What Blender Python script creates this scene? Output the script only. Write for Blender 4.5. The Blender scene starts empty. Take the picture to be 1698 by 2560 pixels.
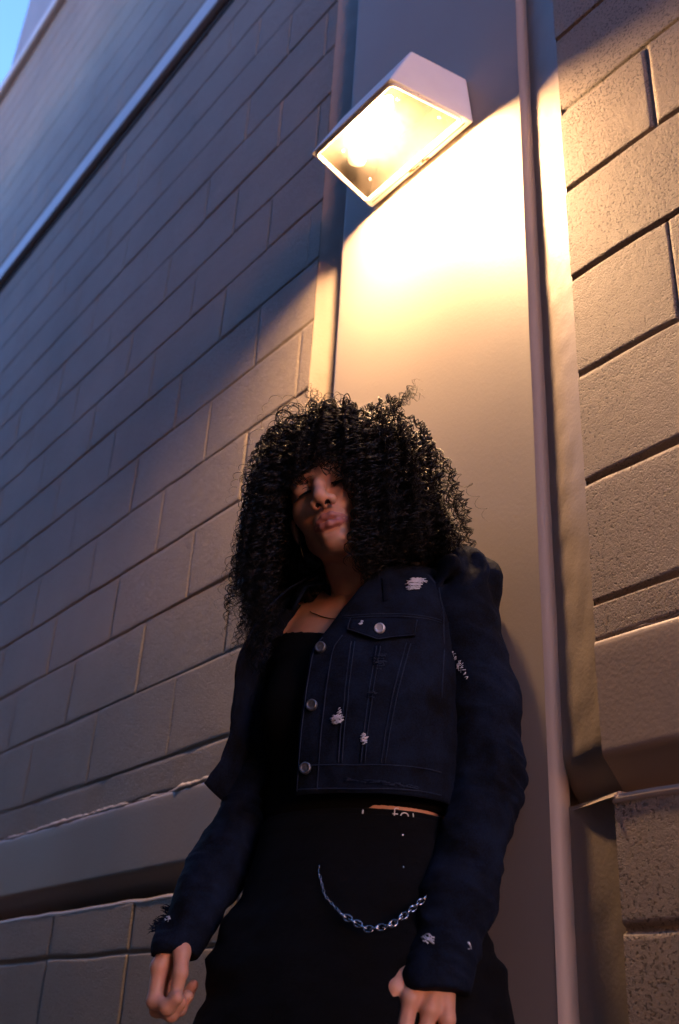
import bpy, math, numpy as np
from mathutils import Matrix, Vector
rng = np.random.default_rng(11)
S = bpy.context.scene
COL = S.collection
f32 = np.float32
V3 = lambda *a: np.array(a, float)
GROUND = -0.7596          # the lens is the origin; the pavement lies 0.76 m below it

# ------------------------------------------------------------------ helpers
def mk(name, v, faces, mat, parent=None, smooth=True, loc=None):
    """one mesh object from vertex array and faces (list of index arrays, each (n,k))"""
    v = np.asarray(v, f32)
    if not isinstance(faces, list): faces = [faces]
    faces = [np.asarray(f, np.int32) for f in faces if len(f)]
    me = bpy.data.meshes.new(name)
    if loc is not None: v = v - np.asarray(loc, f32)
    me.vertices.add(len(v)); me.vertices.foreach_set('co', v.ravel())
    tot = np.concatenate([np.full(len(f), f.shape[1], np.int32) for f in faces])
    idx = np.concatenate([f.ravel() for f in faces])
    me.loops.add(len(idx)); me.loops.foreach_set('vertex_index', idx)
    me.polygons.add(len(tot))
    st = np.zeros(len(tot), np.int32); st[1:] = np.cumsum(tot)[:-1]
    me.polygons.foreach_set('loop_start', st)
    me.polygons.foreach_set('loop_total', tot)
    me.polygons.foreach_set('use_smooth', np.full(len(tot), smooth))
    me.update(calc_edges=True); me.validate()
    for m in (mat if isinstance(mat, (list, tuple)) else [mat]): me.materials.append(m)
    o = bpy.data.objects.new(name, me); COL.objects.link(o)
    if loc is not None: o.location = loc
    if parent is not None:
        o.parent = parent
        o.matrix_parent_inverse = Matrix.Translation(-Vector(parent.location))
    return o

def tag(o, label=None, cat=None, group=None, kind=None):
    if label: o['label'] = label
    if cat: o['category'] = cat
    if group: o['group'] = group
    if kind: o['kind'] = kind
    return o

class MB:
    """collects pieces that become ONE mesh"""
    def __init__(s): s.v = []; s.q = []; s.t = []; s.n = 0
    def add(s, v, q=None, t=None):
        v = np.asarray(v, float).reshape(-1, 3)
        if q is not None and len(q): s.q.append(np.asarray(q) + s.n)
        if t is not None and len(t): s.t.append(np.asarray(t) + s.n)
        s.v.append(v); s.n += len(v); return s
    def hexa(s, p):        # 8 points: bottom ring 0-3, top ring 4-7
        return s.add(p, [(3,2,1,0),(4,5,6,7),(0,1,5,4),(1,2,6,5),(2,3,7,6),(3,0,4,7)])
    def box(s, a, b):
        x0,y0,z0 = a; x1,y1,z1 = b
        return s.hexa([(x0,y0,z0),(x1,y0,z0),(x1,y1,z0),(x0,y1,z0),(x0,y0,z1),(x1,y0,z1),(x1,y1,z1),(x0,y1,z1)])
    def grid(s, P, wrap_u=False, wrap_v=False):
        P = np.asarray(P, float); n, m = P.shape[:2]
        I = np.arange(n*m).reshape(n, m)
        if wrap_u: I = np.vstack([I, I[:1]])
        if wrap_v: I = np.hstack([I, I[:, :1]])
        q = np.stack([I[:-1,:-1], I[1:,:-1], I[1:,1:], I[:-1,1:]], -1).reshape(-1, 4)
        return s.add(P.reshape(-1, 3), q)
    def tube(s, pts, r, n=6, closed=False, cap=True):
        pts = np.asarray(pts, float); N = len(pts)
        r = np.broadcast_to(np.asarray(r, float), (N,))
        d = np.gradient(pts, axis=0) if not closed else np.roll(pts,-1,0)-np.roll(pts,1,0)
        d /= np.linalg.norm(d, axis=1, keepdims=True)+1e-12
        a = V3(.31,.27,.91); e = np.cross(d, a); e /= np.linalg.norm(e, axis=1, keepdims=True)+1e-12
        g = np.cross(d, e)
        t = np.arange(n)/n*2*np.pi
        P = pts[:,None]+r[:,None,None]*(e[:,None]*np.cos(t)[None,:,None]+g[:,None]*np.sin(t)[None,:,None])
        k0 = s.n
        s.grid(P, wrap_u=closed, wrap_v=True)
        if cap and not closed:
            for row, rev in ((0, False), (N-1, True)):
                c = s.n; s.add([pts[row]])
                ring = k0+row*n+np.arange(n); nx = np.roll(ring, -1)
                tri = np.stack([np.full(n, c), nx, ring] if rev else [np.full(n, c), ring, nx], -1)
                s.t.append(tri)
        return s
    def ellipsoid(s, c, r, n=12, m=8, R=None):
        th = np.linspace(0, np.pi, m+1); ph = np.arange(n)/n*2*np.pi
        P = np.stack([np.sin(th)[:,None]*np.cos(ph), np.sin(th)[:,None]*np.sin(ph), np.cos(th)[:,None]*np.ones(n)], -1)*np.asarray(r)
        if R is not None: P = P@np.asarray(R).T
        return s.grid(P+np.asarray(c), wrap_v=True)
    def build(s, name, mat, parent=None, smooth=True, loc=None):
        fs = []
        if s.q: fs.append(np.vstack(s.q))
        if s.t: fs.append(np.vstack(s.t))
        return mk(name, np.vstack(s.v), fs, mat, parent, smooth, loc)

def lattice(seed, n=48):
    return np.random.default_rng(seed).random((n, n, n)).astype(f32)*2-1
LAT = lattice(5)
def vnoise(p, scale=1.0, off=0.0):
    """smooth value noise, p (...,3) -> (...)"""
    q = np.asarray(p, float)*scale+off
    i = np.floor(q).astype(int); f = q-i; f = f*f*(3-2*f); n = LAT.shape[0]
    out = 0
    for dx in (0,1):
        for dy in (0,1):
            for dz in (0,1):
                w = (f[...,0] if dx else 1-f[...,0])*(f[...,1] if dy else 1-f[...,1])*(f[...,2] if dz else 1-f[...,2])
                out = out+w*LAT[(i[...,0]+dx)%n, (i[...,1]+dy)%n, (i[...,2]+dz)%n]
    return out

# signed distance shapes, grown into one continuous skin by surface nets
def cap(p, a, b, ra, rb=None):
    rb = ra if rb is None else rb
    a = np.asarray(a, f32); d = np.asarray(b, f32)-a
    t = np.clip(((p-a)@d)/(d@d+1e-12), 0, 1)
    return np.linalg.norm(p-a-t[...,None]*d, axis=-1)-(ra+(rb-ra)*t)
def ell(p, c, r, R=None):
    q = p-np.asarray(c, f32)
    if R is not None: q = q@np.asarray(R, f32)
    r = np.asarray(r, f32); k0 = np.linalg.norm(q/r, axis=-1); k1 = np.linalg.norm(q/(r*r), axis=-1)+1e-9
    return k0*(k0-1)/k1
def smin(a, b, k):
    h = np.clip(.5+.5*(b-a)/k, 0, 1); return b+(a-b)*h-k*h*(1-h)
def smax(a, b, k): return -smin(-a, -b, k)
def chain(p, pts, rs, k=.01):
    d = None
    for i in range(len(pts)-1):
        c = cap(p, pts[i], pts[i+1], rs[i], rs[i+1]); d = c if d is None else smin(d, c, k)
    return d
def surfnet(fn, lo, hi, h):
    lo = np.asarray(lo, float); n = np.ceil((np.asarray(hi)-lo)/h).astype(int)+1
    ax = [lo[i]+h*np.arange(n[i]) for i in range(3)]
    F = np.empty(n, f32)
    for i0 in range(0, n[0], 24):
        g = np.stack(np.meshgrid(ax[0][i0:i0+24], ax[1], ax[2], indexing='ij'), -1).astype(f32)
        F[i0:i0+24] = fn(g)
    F = np.pad(F, 1, constant_values=1.0); lo = lo-h
    s = F < 0
    N = np.array(F.shape)-1
    cnt = np.zeros(N, np.int16); acc = np.zeros((*N, 3), f32)
    cr = [(slice(0,-1), slice(1,None))[b] for b in (0,1)]
    for axn in range(3):
        o1, o2 = [x for x in range(3) if x != axn]
        for b1 in (0,1):
            for b2 in (0,1):
                sl0 = [None]*3; sl1 = [None]*3
                sl0[axn] = cr[0]; sl1[axn] = cr[1]
                sl0[o1] = sl1[o1] = cr[b1]; sl0[o2] = sl1[o2] = cr[b2]
                f0 = F[tuple(sl0)]; f1 = F[tuple(sl1)]
                m = (f0 < 0) != (f1 < 0)
                t = np.where(m, f0/np.where(m, f0-f1, 1), 0)
                cnt += m
                acc[..., axn] += t; acc[..., o1] += m*b1; acc[..., o2] += m*b2
    act = cnt > 0
    ids = np.full(N, -1, np.int32); ids[act] = np.arange(act.sum())
    I = np.argwhere(act)
    v = lo+h*(I+acc[act]/cnt[act][:,None])
    qs = []
    for axn in range(3):
        o1, o2 = [(1,2),(2,0),(0,1)][axn]
        sl0 = [slice(1,-1)]*3; sl1 = [slice(1,-1)]*3
        sl0[axn] = slice(0,-1); sl1[axn] = slice(1,None)
        a = s[tuple(sl0)]; b = s[tuple(sl1)]
        for sign in (0,1):
            E = np.argwhere((a & ~b) if sign == 0 else (~a & b))
            if not len(E): continue
            e = E.copy(); e[:, o1] += 1; e[:, o2] += 1
            def cid(d1, d2):
                c = e.copy(); c[:, o1] += d1; c[:, o2] += d2; return ids[c[:,0], c[:,1], c[:,2]]
            q = np.stack([cid(-1,-1), cid(0,-1), cid(0,0), cid(-1,0)], -1)
            qs.append(q if sign == 0 else q[:, ::-1])
    return v, np.vstack(qs)

# ------------------------------------------------------------------ materials
def newmat(name):
    m = bpy.data.materials.new(name); m.use_nodes = True
    nt = m.node_tree; b = nt.nodes['Principled BSDF']; return m, nt, b
def N(nt, t, **kw):
    n = nt.nodes.new(t)
    for k, v in kw.items():
        if k in n.inputs: n.inputs[k].default_value = v
        else: setattr(n, k, v)
    return n
def ramp(nt, fac, stops):
    r = nt.nodes.new('ShaderNodeValToRGB'); e = r.color_ramp.elements
    while len(e) < len(stops): e.new(.5)
    for i, (p, c) in enumerate(stops): e[i].position = p; e[i].color = (*c, 1)
    nt.links.new(fac, r.inputs[0]); return r
def noise(nt, scale, detail=3, rough=.55, coord='Object', vec=None):
    n = N(nt, 'ShaderNodeTexNoise', Scale=scale, Detail=detail, Roughness=rough)
    if vec is None:
        tc = nt.nodes.new('ShaderNodeTexCoord'); vec = tc.outputs[coord]
    nt.links.new(vec, n.inputs['Vector']); return n
def math_(nt, op, a, b=None):
    n = nt.nodes.new('ShaderNodeMath'); n.operation = op
    for i, x in enumerate((a, b)):
        if x is None: continue
        if isinstance(x, (int, float)): n.inputs[i].default_value = x
        else: nt.links.new(x, n.inputs[i])
    return n.outputs[0]
def bump(nt, b, h, strength, dist, prev=None):
    n = N(nt, 'ShaderNodeBump', Strength=strength, Distance=dist); nt.links.new(h, n.inputs['Height'])
    if prev: nt.links.new(prev, n.inputs['Normal'])
    nt.links.new(n.outputs[0], b.inputs['Normal']); return n.outputs[0]

def simple(name, c1, c2, scale=20, rough=.7, bscale=None, bdist=.001, bstr=.5, metal=0, spec=.5, detail=3):
    m, nt, b = newmat(name)
    n = noise(nt, scale, detail); r = ramp(nt, n.outputs['Fac'], [(.3, c1), (.7, c2)])
    nt.links.new(r.outputs[0], b.inputs['Base Color'])
    b.inputs['Roughness'].default_value = rough; b.inputs['Metallic'].default_value = metal
    b.inputs['Specular IOR Level'].default_value = spec
    if bscale: bump(nt, b, noise(nt, bscale, 3).outputs['Fac'], bstr, bdist)
    return m

def block_paint(name, pit=1.0, tint=1.0):
    """masonry paint rolled over split-pored concrete block"""
    m, nt, b = newmat(name)
    big = noise(nt, 1.3, 4, .6)
    r = ramp(nt, big.outputs['Fac'], [(.3, (.30*tint, .25*tint, .20*tint)), (.7, (.40*tint, .335*tint, .27*tint))])
    fine = noise(nt, 215, 2, .5); med = noise(nt, 300, 3, .75); wide = noise(nt, 38, 3, .6)
    pits = ramp(nt, fine.outputs['Fac'], [(.37, (0,)*3), (.43, (1,)*3)])
    gate = ramp(nt, noise(nt, 3.5, 3).outputs['Fac'], [(.38, (.12,)*3), (.62, (1,)*3)])
    inv = math_(nt, 'SUBTRACT', 1.0, pits.outputs[0])
    hole = math_(nt, 'MULTIPLY', math_(nt, 'MULTIPLY', inv, gate.outputs[0]), pit)
    pit_shade = math_(nt, 'MULTIPLY', hole, .85)  # shade inside the pits, mixed into the base colour
    mix = N(nt, 'ShaderNodeMix', data_type='RGBA'); nt.links.new(pit_shade, mix.inputs[0])
    gr = N(nt, 'ShaderNodeMix', data_type='RGBA', blend_type='MULTIPLY'); gr.inputs[0].default_value = 1
    gn = ramp(nt, noise(nt, 420, 3, .8).outputs['Fac'], [(.32, (.80,.79,.78)), (.68, (1.12,1.12,1.12))])
    nt.links.new(r.outputs[0], gr.inputs[6]); nt.links.new(gn.outputs[0], gr.inputs[7])
    nt.links.new(gr.outputs[2], mix.inputs[6]); mix.inputs[7].default_value = (.10, .08, .065, 1)
    nt.links.new(mix.outputs[2], b.inputs['Base Color'])
    b.inputs['Roughness'].default_value = .62; b.inputs['Specular IOR Level'].default_value = .3
    h = math_(nt, 'ADD', math_(nt, 'MULTIPLY', med.outputs['Fac'], .45), math_(nt, 'MULTIPLY', wide.outputs['Fac'], .5))
    h = math_(nt, 'SUBTRACT', h, math_(nt, 'MULTIPLY', hole, 1.1))
    bump(nt, b, h, 1.0, .0034)
    return m

M = {}
M['block'] = block_paint('painted_block', .45)
M['block_r'] = block_paint('painted_coarse_block', 1.0, .97)
M['smooth'] = simple('painted_render', (.315,.255,.205), (.36,.295,.24), 2.0, .5, 160, .0008, .5)
M['panel'] = simple('painted_panel', (.33,.28,.235), (.375,.325,.27), 1.6, .52, 140, .0005, .45)
M['mortar'] = simple('pale_mortar', (.5,.44,.42), (.62,.55,.52), 40, .8, 150, .003, .8)
M['trim'] = simple('painted_metal_trim', (.55,.55,.56), (.66,.66,.67), 3, .45, 60, .0004, .3)
M['white'] = simple('white_enamel', (.74,.74,.76), (.82,.82,.82), 8, .4, 260, .0004, .35)
M['rust'] = simple('rust', (.16,.07,.03), (.30,.14,.07), 120, .9, 300, .001, .6)
M['dark'] = simple('dark_gap_and_shade', (.03,.028,.025), (.05,.045,.04), 30, .9)  # dark fill for cracks, seams, cores and the shade strip under the trim
M['reflector'] = simple('darkened_reflector', (.0045,.003,.0018), (.008,.0055,.0035), 14, .8, 90, .001, .4, spec=.02)  # near-black base keeps the tray from burning out around the bulb
M['porcelain'] = simple('porcelain', (.75,.72,.66), (.82,.79,.72), 30, .3)
M['paving'] = simple('worn_asphalt', (.04,.039,.037), (.075,.073,.068), 6, .9, 140, .004, .8)
M['brick'] = simple('dark_brown_block', (.045,.034,.028), (.075,.056,.045), 5, .8, 120, .002, .6)
M['roof'] = simple('roof_render', (.30,.32,.36), (.36,.38,.42), 3, .7, 60, .001, .4)
M['gold'] = simple('gold', (.75,.52,.22), (.85,.6,.28), 40, .25, metal=1)
M['steel'] = simple('chain_steel', (.45,.47,.52), (.62,.64,.68), 60, .12, metal=1)
M['button'] = simple('jeans_button', (.16,.17,.19), (.30,.31,.34), 300, .4, 400, .0006, .6, metal=.85)
M['snap'] = simple('bright_snap', (.62,.66,.72), (.75,.78,.84), 200, .35, 400, .0006, .6, metal=.5)
M['thread'] = simple('frayed_cotton', (.55,.60,.70), (.78,.82,.90), 200, .95)
M['print'] = simple('white_print', (.75,.76,.78), (.82,.83,.85), 50, .8)
M['sole'] = simple('rubber', (.02,.02,.02), (.035,.035,.035), 60, .7)
M['lash'] = simple('lash', (.006,.005,.005), (.010,.008,.008), 80, .6)
M['top'] = simple('black_jersey', (.0010,.0011,.0015), (.0018,.0019,.0024), 60, .95, 500, .0008, .5, spec=.15)

def denim(name, dark, light, spec=.2):
    m, nt, b = newmat(name)
    tc = nt.nodes.new('ShaderNodeTexCoord')
    big = noise(nt, 16, 4, .65); fine = noise(nt, 420, 2)
    fac = math_(nt, 'ADD', math_(nt, 'MULTIPLY', big.outputs['Fac'], .75), math_(nt, 'MULTIPLY', fine.outputs['Fac'], .35))
    r = ramp(nt, fac, [(.42, dark), (.70, light)])
    nt.links.new(r.outputs[0], b.inputs['Base Color'])
    b.inputs['Roughness'].default_value = .9; b.inputs['Specular IOR Level'].default_value = spec
    w = N(nt, 'ShaderNodeTexWave', Scale=260, Distortion=1.5); w.bands_direction = 'DIAGONAL'
    nt.links.new(tc.outputs['Object'], w.inputs['Vector'])
    h = math_(nt, 'ADD', math_(nt, 'MULTIPLY', w.outputs['Fac'], .25), math_(nt, 'MULTIPLY', noise(nt, 55, 4, .6).outputs['Fac'], 1.6))
    bump(nt, b, h, .6, .003)
    return m
M['denim'] = denim('black_blue_denim', (.0003,.0008,.0024), (.0058,.0135,.036))
M['seam'] = denim('worn_seam', (.010,.017,.036), (.028,.045,.088))
M['jeans'] = denim('black_denim', (.0006,.0009,.0016), (.0016,.0024,.0042))

def skin(name, c1, c2, rough=.48):
    m, nt, b = newmat(name)
    r = ramp(nt, noise(nt, 35, 4).outputs['Fac'], [(.3, c1), (.7, c2)])
    nt.links.new(r.outputs[0], b.inputs['Base Color'])
    b.inputs['Roughness'].default_value = rough
    b.inputs['Subsurface Weight'].default_value = .25
    b.inputs['Subsurface Radius'].default_value = (1, .35, .2); b.inputs['Subsurface Scale'].default_value = .006
    bump(nt, b, noise(nt, 700, 2).outputs['Fac'], .25, .0006)
    return m
M['skin'] = skin('skin', (.56,.285,.185), (.64,.34,.225))
M['lips'] = skin('lips', (.36,.135,.115), (.43,.175,.15), .45)
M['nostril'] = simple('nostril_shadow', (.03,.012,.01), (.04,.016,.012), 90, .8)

m, nt, b = newmat('dark_curls')
r = ramp(nt, noise(nt, 45, 3).outputs['Fac'], [(.35, (.003,.0028,.003)), (.75, (.010,.008,.0075))])
nt.links.new(r.outputs[0], b.inputs['Base Color']); b.inputs['Roughness'].default_value = .45
b.inputs['Specular IOR Level'].default_value = .4
M['hair'] = m

m, nt, b = newmat('lamp_filament'); nt.nodes.remove(b)
em = N(nt, 'ShaderNodeEmission', Strength=1.0); em.inputs['Color'].default_value = (1, .60, .31, 1)
nt.links.new(em.outputs[0], nt.nodes['Material Output'].inputs['Surface']); M['bulb'] = m
BULB = em

m, nt, b = newmat('glow_lens'); nt.nodes.remove(b)  # slight translucency imitates the glow around the bulb
tr = N(nt, 'ShaderNodeBsdfTransparent'); tr.inputs[0].default_value = (.95,.92,.86,1)
gl = N(nt, 'ShaderNodeBsdfGlossy', Roughness=.12); tl = N(nt, 'ShaderNodeBsdfTranslucent'); tl.inputs[0].default_value = (.8,.72,.6,1)
mx = nt.nodes.new('ShaderNodeMixShader'); mx2 = nt.nodes.new('ShaderNodeMixShader')
d = ramp(nt, noise(nt, 50, 5, .7).outputs['Fac'], [(.35, (.009,)*3), (.8, (.020,)*3)])
nt.links.new(d.outputs[0], mx.inputs[0]); nt.links.new(tr.outputs[0], mx.inputs[1]); nt.links.new(tl.outputs[0], mx.inputs[2])
mx2.inputs[0].default_value = .06; nt.links.new(mx.outputs[0], mx2.inputs[1]); nt.links.new(gl.outputs[0], mx2.inputs[2])
nt.links.new(mx2.outputs[0], nt.nodes['Material Output'].inputs['Surface']); M['lens'] = m

# ------------------------------------------------------------------ camera
cd = bpy.data.cameras.new('camera'); cam = bpy.data.objects.new('camera', cd); COL.objects.link(cam)
Xr = V3(.61800446, .33730012, -.7101402); Yr = V3(.78457479, -.3222049, .52974183); Zr = V3(.05012867, .88454091, .46376124)
Bm = np.array([Xr, Yr, Zr])
right, up, fwd = Bm[:,0], Bm[:,1], Bm[:,2]
mw = np.eye(4); mw[:3,0] = right; mw[:3,1] = up; mw[:3,2] = -fwd
cam.matrix_world = Matrix(mw.tolist())
cd.sensor_fit = 'VERTICAL'; cd.sensor_height = 36; cd.lens = 2.0466188*18
cd.clip_start = .05; cd.clip_end = 1000
cd.dof.use_dof = True; cd.dof.focus_distance = 1.62; cd.dof.aperture_fstop = 4.5
S.camera = cam

# ------------------------------------------------------------------ ground
g = MB(); g.add([(-60,-60,GROUND),(60,-60,GROUND),(60,60,GROUND),(-60,60,GROUND)], [(0,1,2,3)])
tag(g.build('ground', M['paving'], smooth=False), 'worn asphalt paving of the alley', kind='structure')

# ------------------------------------------------------------------ block walls as relief meshes
def block_face(x0, x1, z0, rows, phase, length, y, far, seed, jd=.007):
    """relief of a coursed block wall: rows = list of (z_low, z_high, shift)"""
    offs = np.array([-.013,-.0075,-.005,-.0025,0,.0025,.005,.0075,.013])
    xs = [x0, x1]
    k0 = math.floor((x0-phase)/(length/2))-1; k1 = math.ceil((x1-phase)/(length/2))+1
    for k in range(k0, k1):
        xs += list(phase+k*length/2+offs)
        dens = 4 if phase+k*length/2 > -3.4 else 2
        xs += list(phase+k*length/2+length/2*np.arange(1, dens)/dens)
    xs = np.unique(np.round([x for x in xs if x0 <= x <= x1], 5))
    zs = []
    for a, b_, s in rows:
        zs += list(a+offs)+list(a+(b_-a)*np.arange(1, 4)/4)
    zs += list(rows[-1][1]+offs)
    zs = np.unique(np.round([z for z in zs if rows[0][0] <= z <= rows[-1][1]], 5))
    X, Z = np.meshgrid(xs, zs, indexing='ij')
    P = np.stack([X, np.zeros_like(X), Z], -1)
    r = np.random.default_rng(seed)
    lows = np.array([a for a,_,_ in rows]); ri = np.clip(np.searchsorted(lows, Z+1e-6)-1, 0, len(rows)-1)
    shift = np.array([s for _,_,s in rows])[ri]
    wob = .0022*vnoise(P, 9, 3.3)+.0014*vnoise(P, 45, 1.7)
    bedl = np.concatenate([lows, [rows[-1][1]]])
    dz = np.min(np.abs(Z[...,None]+wob[...,None]-bedl), -1)
    u = (X-phase-shift*length)/length
    du = np.abs(u-np.round(u))*length+wob*.8
    ci = np.floor(u).astype(int)
    tab = r.random((len(rows), 400)); tab2 = r.random((len(rows), 400))
    jw = .0045+.0018*vnoise(P, 6, 8.1)
    prof = lambda dd: np.clip(1-(dd-jw*.35)/(jw*.9), 0, 1)**.8
    # perpends are tooled shallower and unevenly, some are nearly painted shut
    strength = .35+.75*np.clip(.5+vnoise(np.stack([np.round(u)*1.7, ri*3.1, ri*0+.5], -1), 1.0, 2.2), 0, 1)
    bstr = .75+.5*vnoise(P*V3(.8,1,7), 1.0, 5.5)
    depth = np.maximum(prof(dz)*bstr, prof(np.abs(du))*strength*.8)*jd
    lip = (tab[ri, ci % 400]-.5)*.0022+(tab2[ri, ci % 400]-.5)*.006*(Z-lows[ri]-.1)
    Y = y+depth+lip+.0008*vnoise(P, 30, .4)
    P[...,1] = Y
    mb = MB(); mb.grid(np.swapaxes(P, 0, 1))   # faces look toward -Y
    return mb

LY, RY, PY = 1.150, 1.137, 1.140
LX, RX = -1.690, -.897
L, H = .415, .198
rows_up = [(.515, .600, .25)]+[(.600+H*k, .600+H*(k+1), .5*(k % 2)) for k in range(0, 28)]
wl = tag(block_face(-12, LX, .5, rows_up, -2.155, L, LY, True, 3, .0042).build('block_wall', M['block'], loc=(-4, LY, GROUND)),
    'tall painted block wall left of the lit panel, running up to the metal trim and the sky', 'wall')
rows_lo = [(.184-H*k-H, .184-H*k, .5*((k+1) % 2)) for k in range(4, -1, -1)]+[(.184, .292, .5)]
block_face(-12, LX-.01, GROUND, rows_lo, -2.0, L, LY-.004, True, 4).build('lower_courses', M['block'], wl)
rows_r = [(.546, .606, .25)]+[(.606+.2012*k, .606+.2012*(k+1), .5*(k % 2)) for k in range(0, 28)]
wr = tag(block_face(RX, 4, .5, rows_r, -.702, .41, RY, False, 5, .009).build('block_wall', M['block_r'], loc=(0, RY, GROUND)),
    'coarse pitted block wall right of the round corner bead', 'wall')
rows_rl = [(.163-H*k-H, .163-H*k, .5*(k % 2)) for k in range(4, -1, -1)]+[(.163, .329, .5)]
block_face(RX+.008, 4, GROUND, rows_rl, -.72, .41, RY+.004, False, 6, .009).build('lower_courses', M['block_r'], wr)

lerp_ = lambda a, b, t: a+(b-a)*t
def ledge(x0, x1, y, ztop, zfront, zbot, parent, n=260, rec=.058):
    """smooth bond beam whose underside curves back to a dark groove"""
    xs = np.linspace(x0, x1, n)
    prof = [(y+.03, ztop), (y+.001, ztop-.001), (y-.002, ztop-.003), (y-.0035, ztop-.007), (y-.004, ztop-.012), (y-.004, ztop-.03)]
    r_ = .016
    prof += [(y-.004, zfront+.03), (y-.004, zfront+r_+.004)]
    for t in np.linspace(0, 1, 7):
        a = t*np.pi*.33; prof.append((y-.004+r_*(1-np.cos(a)), zfront+r_-r_*np.sin(a)))
    y1, z1 = prof[-1]
    prof += [(lerp_(y1, y+rec, t), lerp_(z1, zbot, t)) for t in (.1, .35, .65, .9)]+[(y+rec+.002, zbot-.004), (y+rec+.004, zbot-.03)]
    P = np.array([[(x, a, z) for a, z in prof] for x in xs])
    w = vnoise(P*V3(1,0,1), 11, 2.); P[...,1] += .0012*w
    mb = MB(); mb.grid(P); return mb.build('ledge', M['smooth'], parent)
ledge(-12, LX-.002, LY, .517, .345, .302, wl)
ledge(RX+.0005, 4, RY, .548, .375, .338, wr, 120, .040)
mb = MB(); mb.box((-1.02, RY+.060, .28), (RX+.03, RY+.08, .47)); mb.build('joint_back', M['smooth'], wr, smooth=False)
# slumped mortar fillet along the top of the left ledge, chamfered arris of the courses below
def fillet(x0, x1, y, z, r, seed, amp, parent, name, mat, n=500):
    xs = np.linspace(x0, x1, n); q = np.stack([xs, xs*0+seed, xs*0], -1)
    rr = r*(1+amp*vnoise(q, 14)+.6*amp*vnoise(q, 55, 3.))
    zz = z+.004*vnoise(q, 5, 9.)+.003*vnoise(q, 31, 4.)+.002*vnoise(q, 90, 1.)
    mb = MB(); mb.tube(np.stack([xs, xs*0+y, zz], -1), np.maximum(rr, .0015), 7); return mb.build(name, mat, parent)
fillet(-12, LX-.01, LY+.004, .518, .0065, 1.3, .5, wl, 'mortar_fillet', M['mortar'], 900)
fillet(RX+.01, 4, RY+.003, .549, .004, 5.3, .8, wr, 'mortar_fillet', M['smooth'])
def arris(x0, x1, y, z, parent, mat, w=.010):
    xs = np.linspace(x0, x1, 300); q = np.stack([xs, xs*0, xs*0], -1); dz = .002*vnoise(q, 12)
    P = np.stack([np.stack([xs, xs*0+y, z-.012+dz], -1), np.stack([xs, xs*0+y-.002, z-.006+dz], -1), np.stack([xs, xs*0+y+w*.5, z+.001+dz], -1), np.stack([xs, xs*0+y+.075, z+.006+dz], -1)], 1)
    mb = MB(); mb.grid(P); return mb.build('arris', mat, parent)
arris(-12, LX-.01, LY-.003, .294, wl, M['smooth'])
arris(RX+.008, 4, RY+.004, .331, wr, M['smooth'])

# ------------------------------------------------------------------ panel (flush pilaster with bullnose sides) and joint strips
def zcol(prof, z0, z1, dz=.05, amp=.0006, seed=0.):
    zs = np.linspace(z0, z1, int((z1-z0)/dz)+2)
    P = np.array([[(x, y, z) for x, y in prof] for z in zs])
    w = vnoise(P, 7, seed); P[...,1] += amp*w; P[...,0] += amp*vnoise(P, 5, seed+7)
    return P
ZT = 6.1
OBX0, OBX1, OBY = -5.0, 12.0, -1.1   # measured in its own turned frame
xa, xb = -1.578, -.998
prof = [(xa-.004, PY+.075), (xa-.004, PY+.012)]
prof += [(xa+.006-.010*np.cos(t), PY+.010-.010*np.sin(t)) for t in np.linspace(.2, np.pi/2, 5)]
prof += [(x, PY) for x in list(np.linspace(xa+.012, xb-.02, 12))+[xb-.006, xb-.0006]]
mb = MB(); mb.grid(zcol(prof, GROUND, ZT, .08, .0009, 2.))
pil = mb.build('wall_panel', M['panel'], loc=((xa+xb)/2, PY, GROUND))
tag(pil, 'smooth tan painted wall panel with a rounded corner, behind the person and under the lamp', 'wall panel')
rb = .0257
bead = [(xb-.0147+rb*math.sin(t), PY+.0212-rb*math.cos(t)) for t in np.linspace(math.radians(33), math.radians(165), 22)]
mb = MB(); mb.grid(zcol(bead, GROUND, ZT, .05, .0009, 4.))
mb.build('corner_bead', M['panel'], pil)
# hairline cracks and chips in the paint under the lamp
for k_, (x, z, l_, an) in enumerate(((-1.075,1.565,.035,-.15),(-1.215,1.60,.012,-1.2)  ,(-1.12,1.48,.006,.3))):
    t = np.linspace(0, 1, 9); q_ = np.stack([t*0+k_*3.1, t*0, t*4], -1); wv = .004*vnoise(q_, 1.9, 3.)
    mb = MB(); mb.tube(np.stack([x+l_*t*math.cos(an)-wv*math.sin(an), t*0+PY-.0001, z+l_*t*math.sin(an)+wv*math.cos(an)], -1), np.interp(t, [0,.4,1], [.0003,.0010,.0003]), 5)
    mb.build('paint_crack', M['dark'], pil)

def strip(xs0, xs1, ys0, ys1, deep, sag, z0, z1, parent, mat, seed):
    """concave smooth joint between the panel and the blocks"""
    t = np.linspace(0, 1, 14); x = xs0+(xs1-xs0)*t
    y = ys0+(ys1-ys0)*t**sag+deep*np.sin(np.pi*t)*.0
    zs = np.linspace(z0, z1, int((z1-z0)/.012)+2)
    P = np.array([[(a, b_, z) for a, b_ in zip(x, y)] for z in zs])
    # slanting trowel marks
    q = np.stack([P[...,0]*3, P[...,0]*0, P[...,2]-1.4*P[...,0]], -1)
    P[...,1] += .0012*vnoise(q, 30, seed)*np.clip(vnoise(P, 4, seed)+.4, 0, 1)+.0008*vnoise(P, 40, seed+1)
    if z0 > 0: P[...,1] += .034*np.clip((.402-P[...,2])/.058, 0, 1)**1.6      # turns back under the ledge line
    mb = MB(); mb.grid(P if xs1 > xs0 else P[:, ::-1]); return mb.build('joint_strip', mat, parent)
strip(xb+.006, RX+.001, PY+.022, RY+.001, 0, 1.15, .342, ZT, wr, M['smooth'], 3.)
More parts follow.
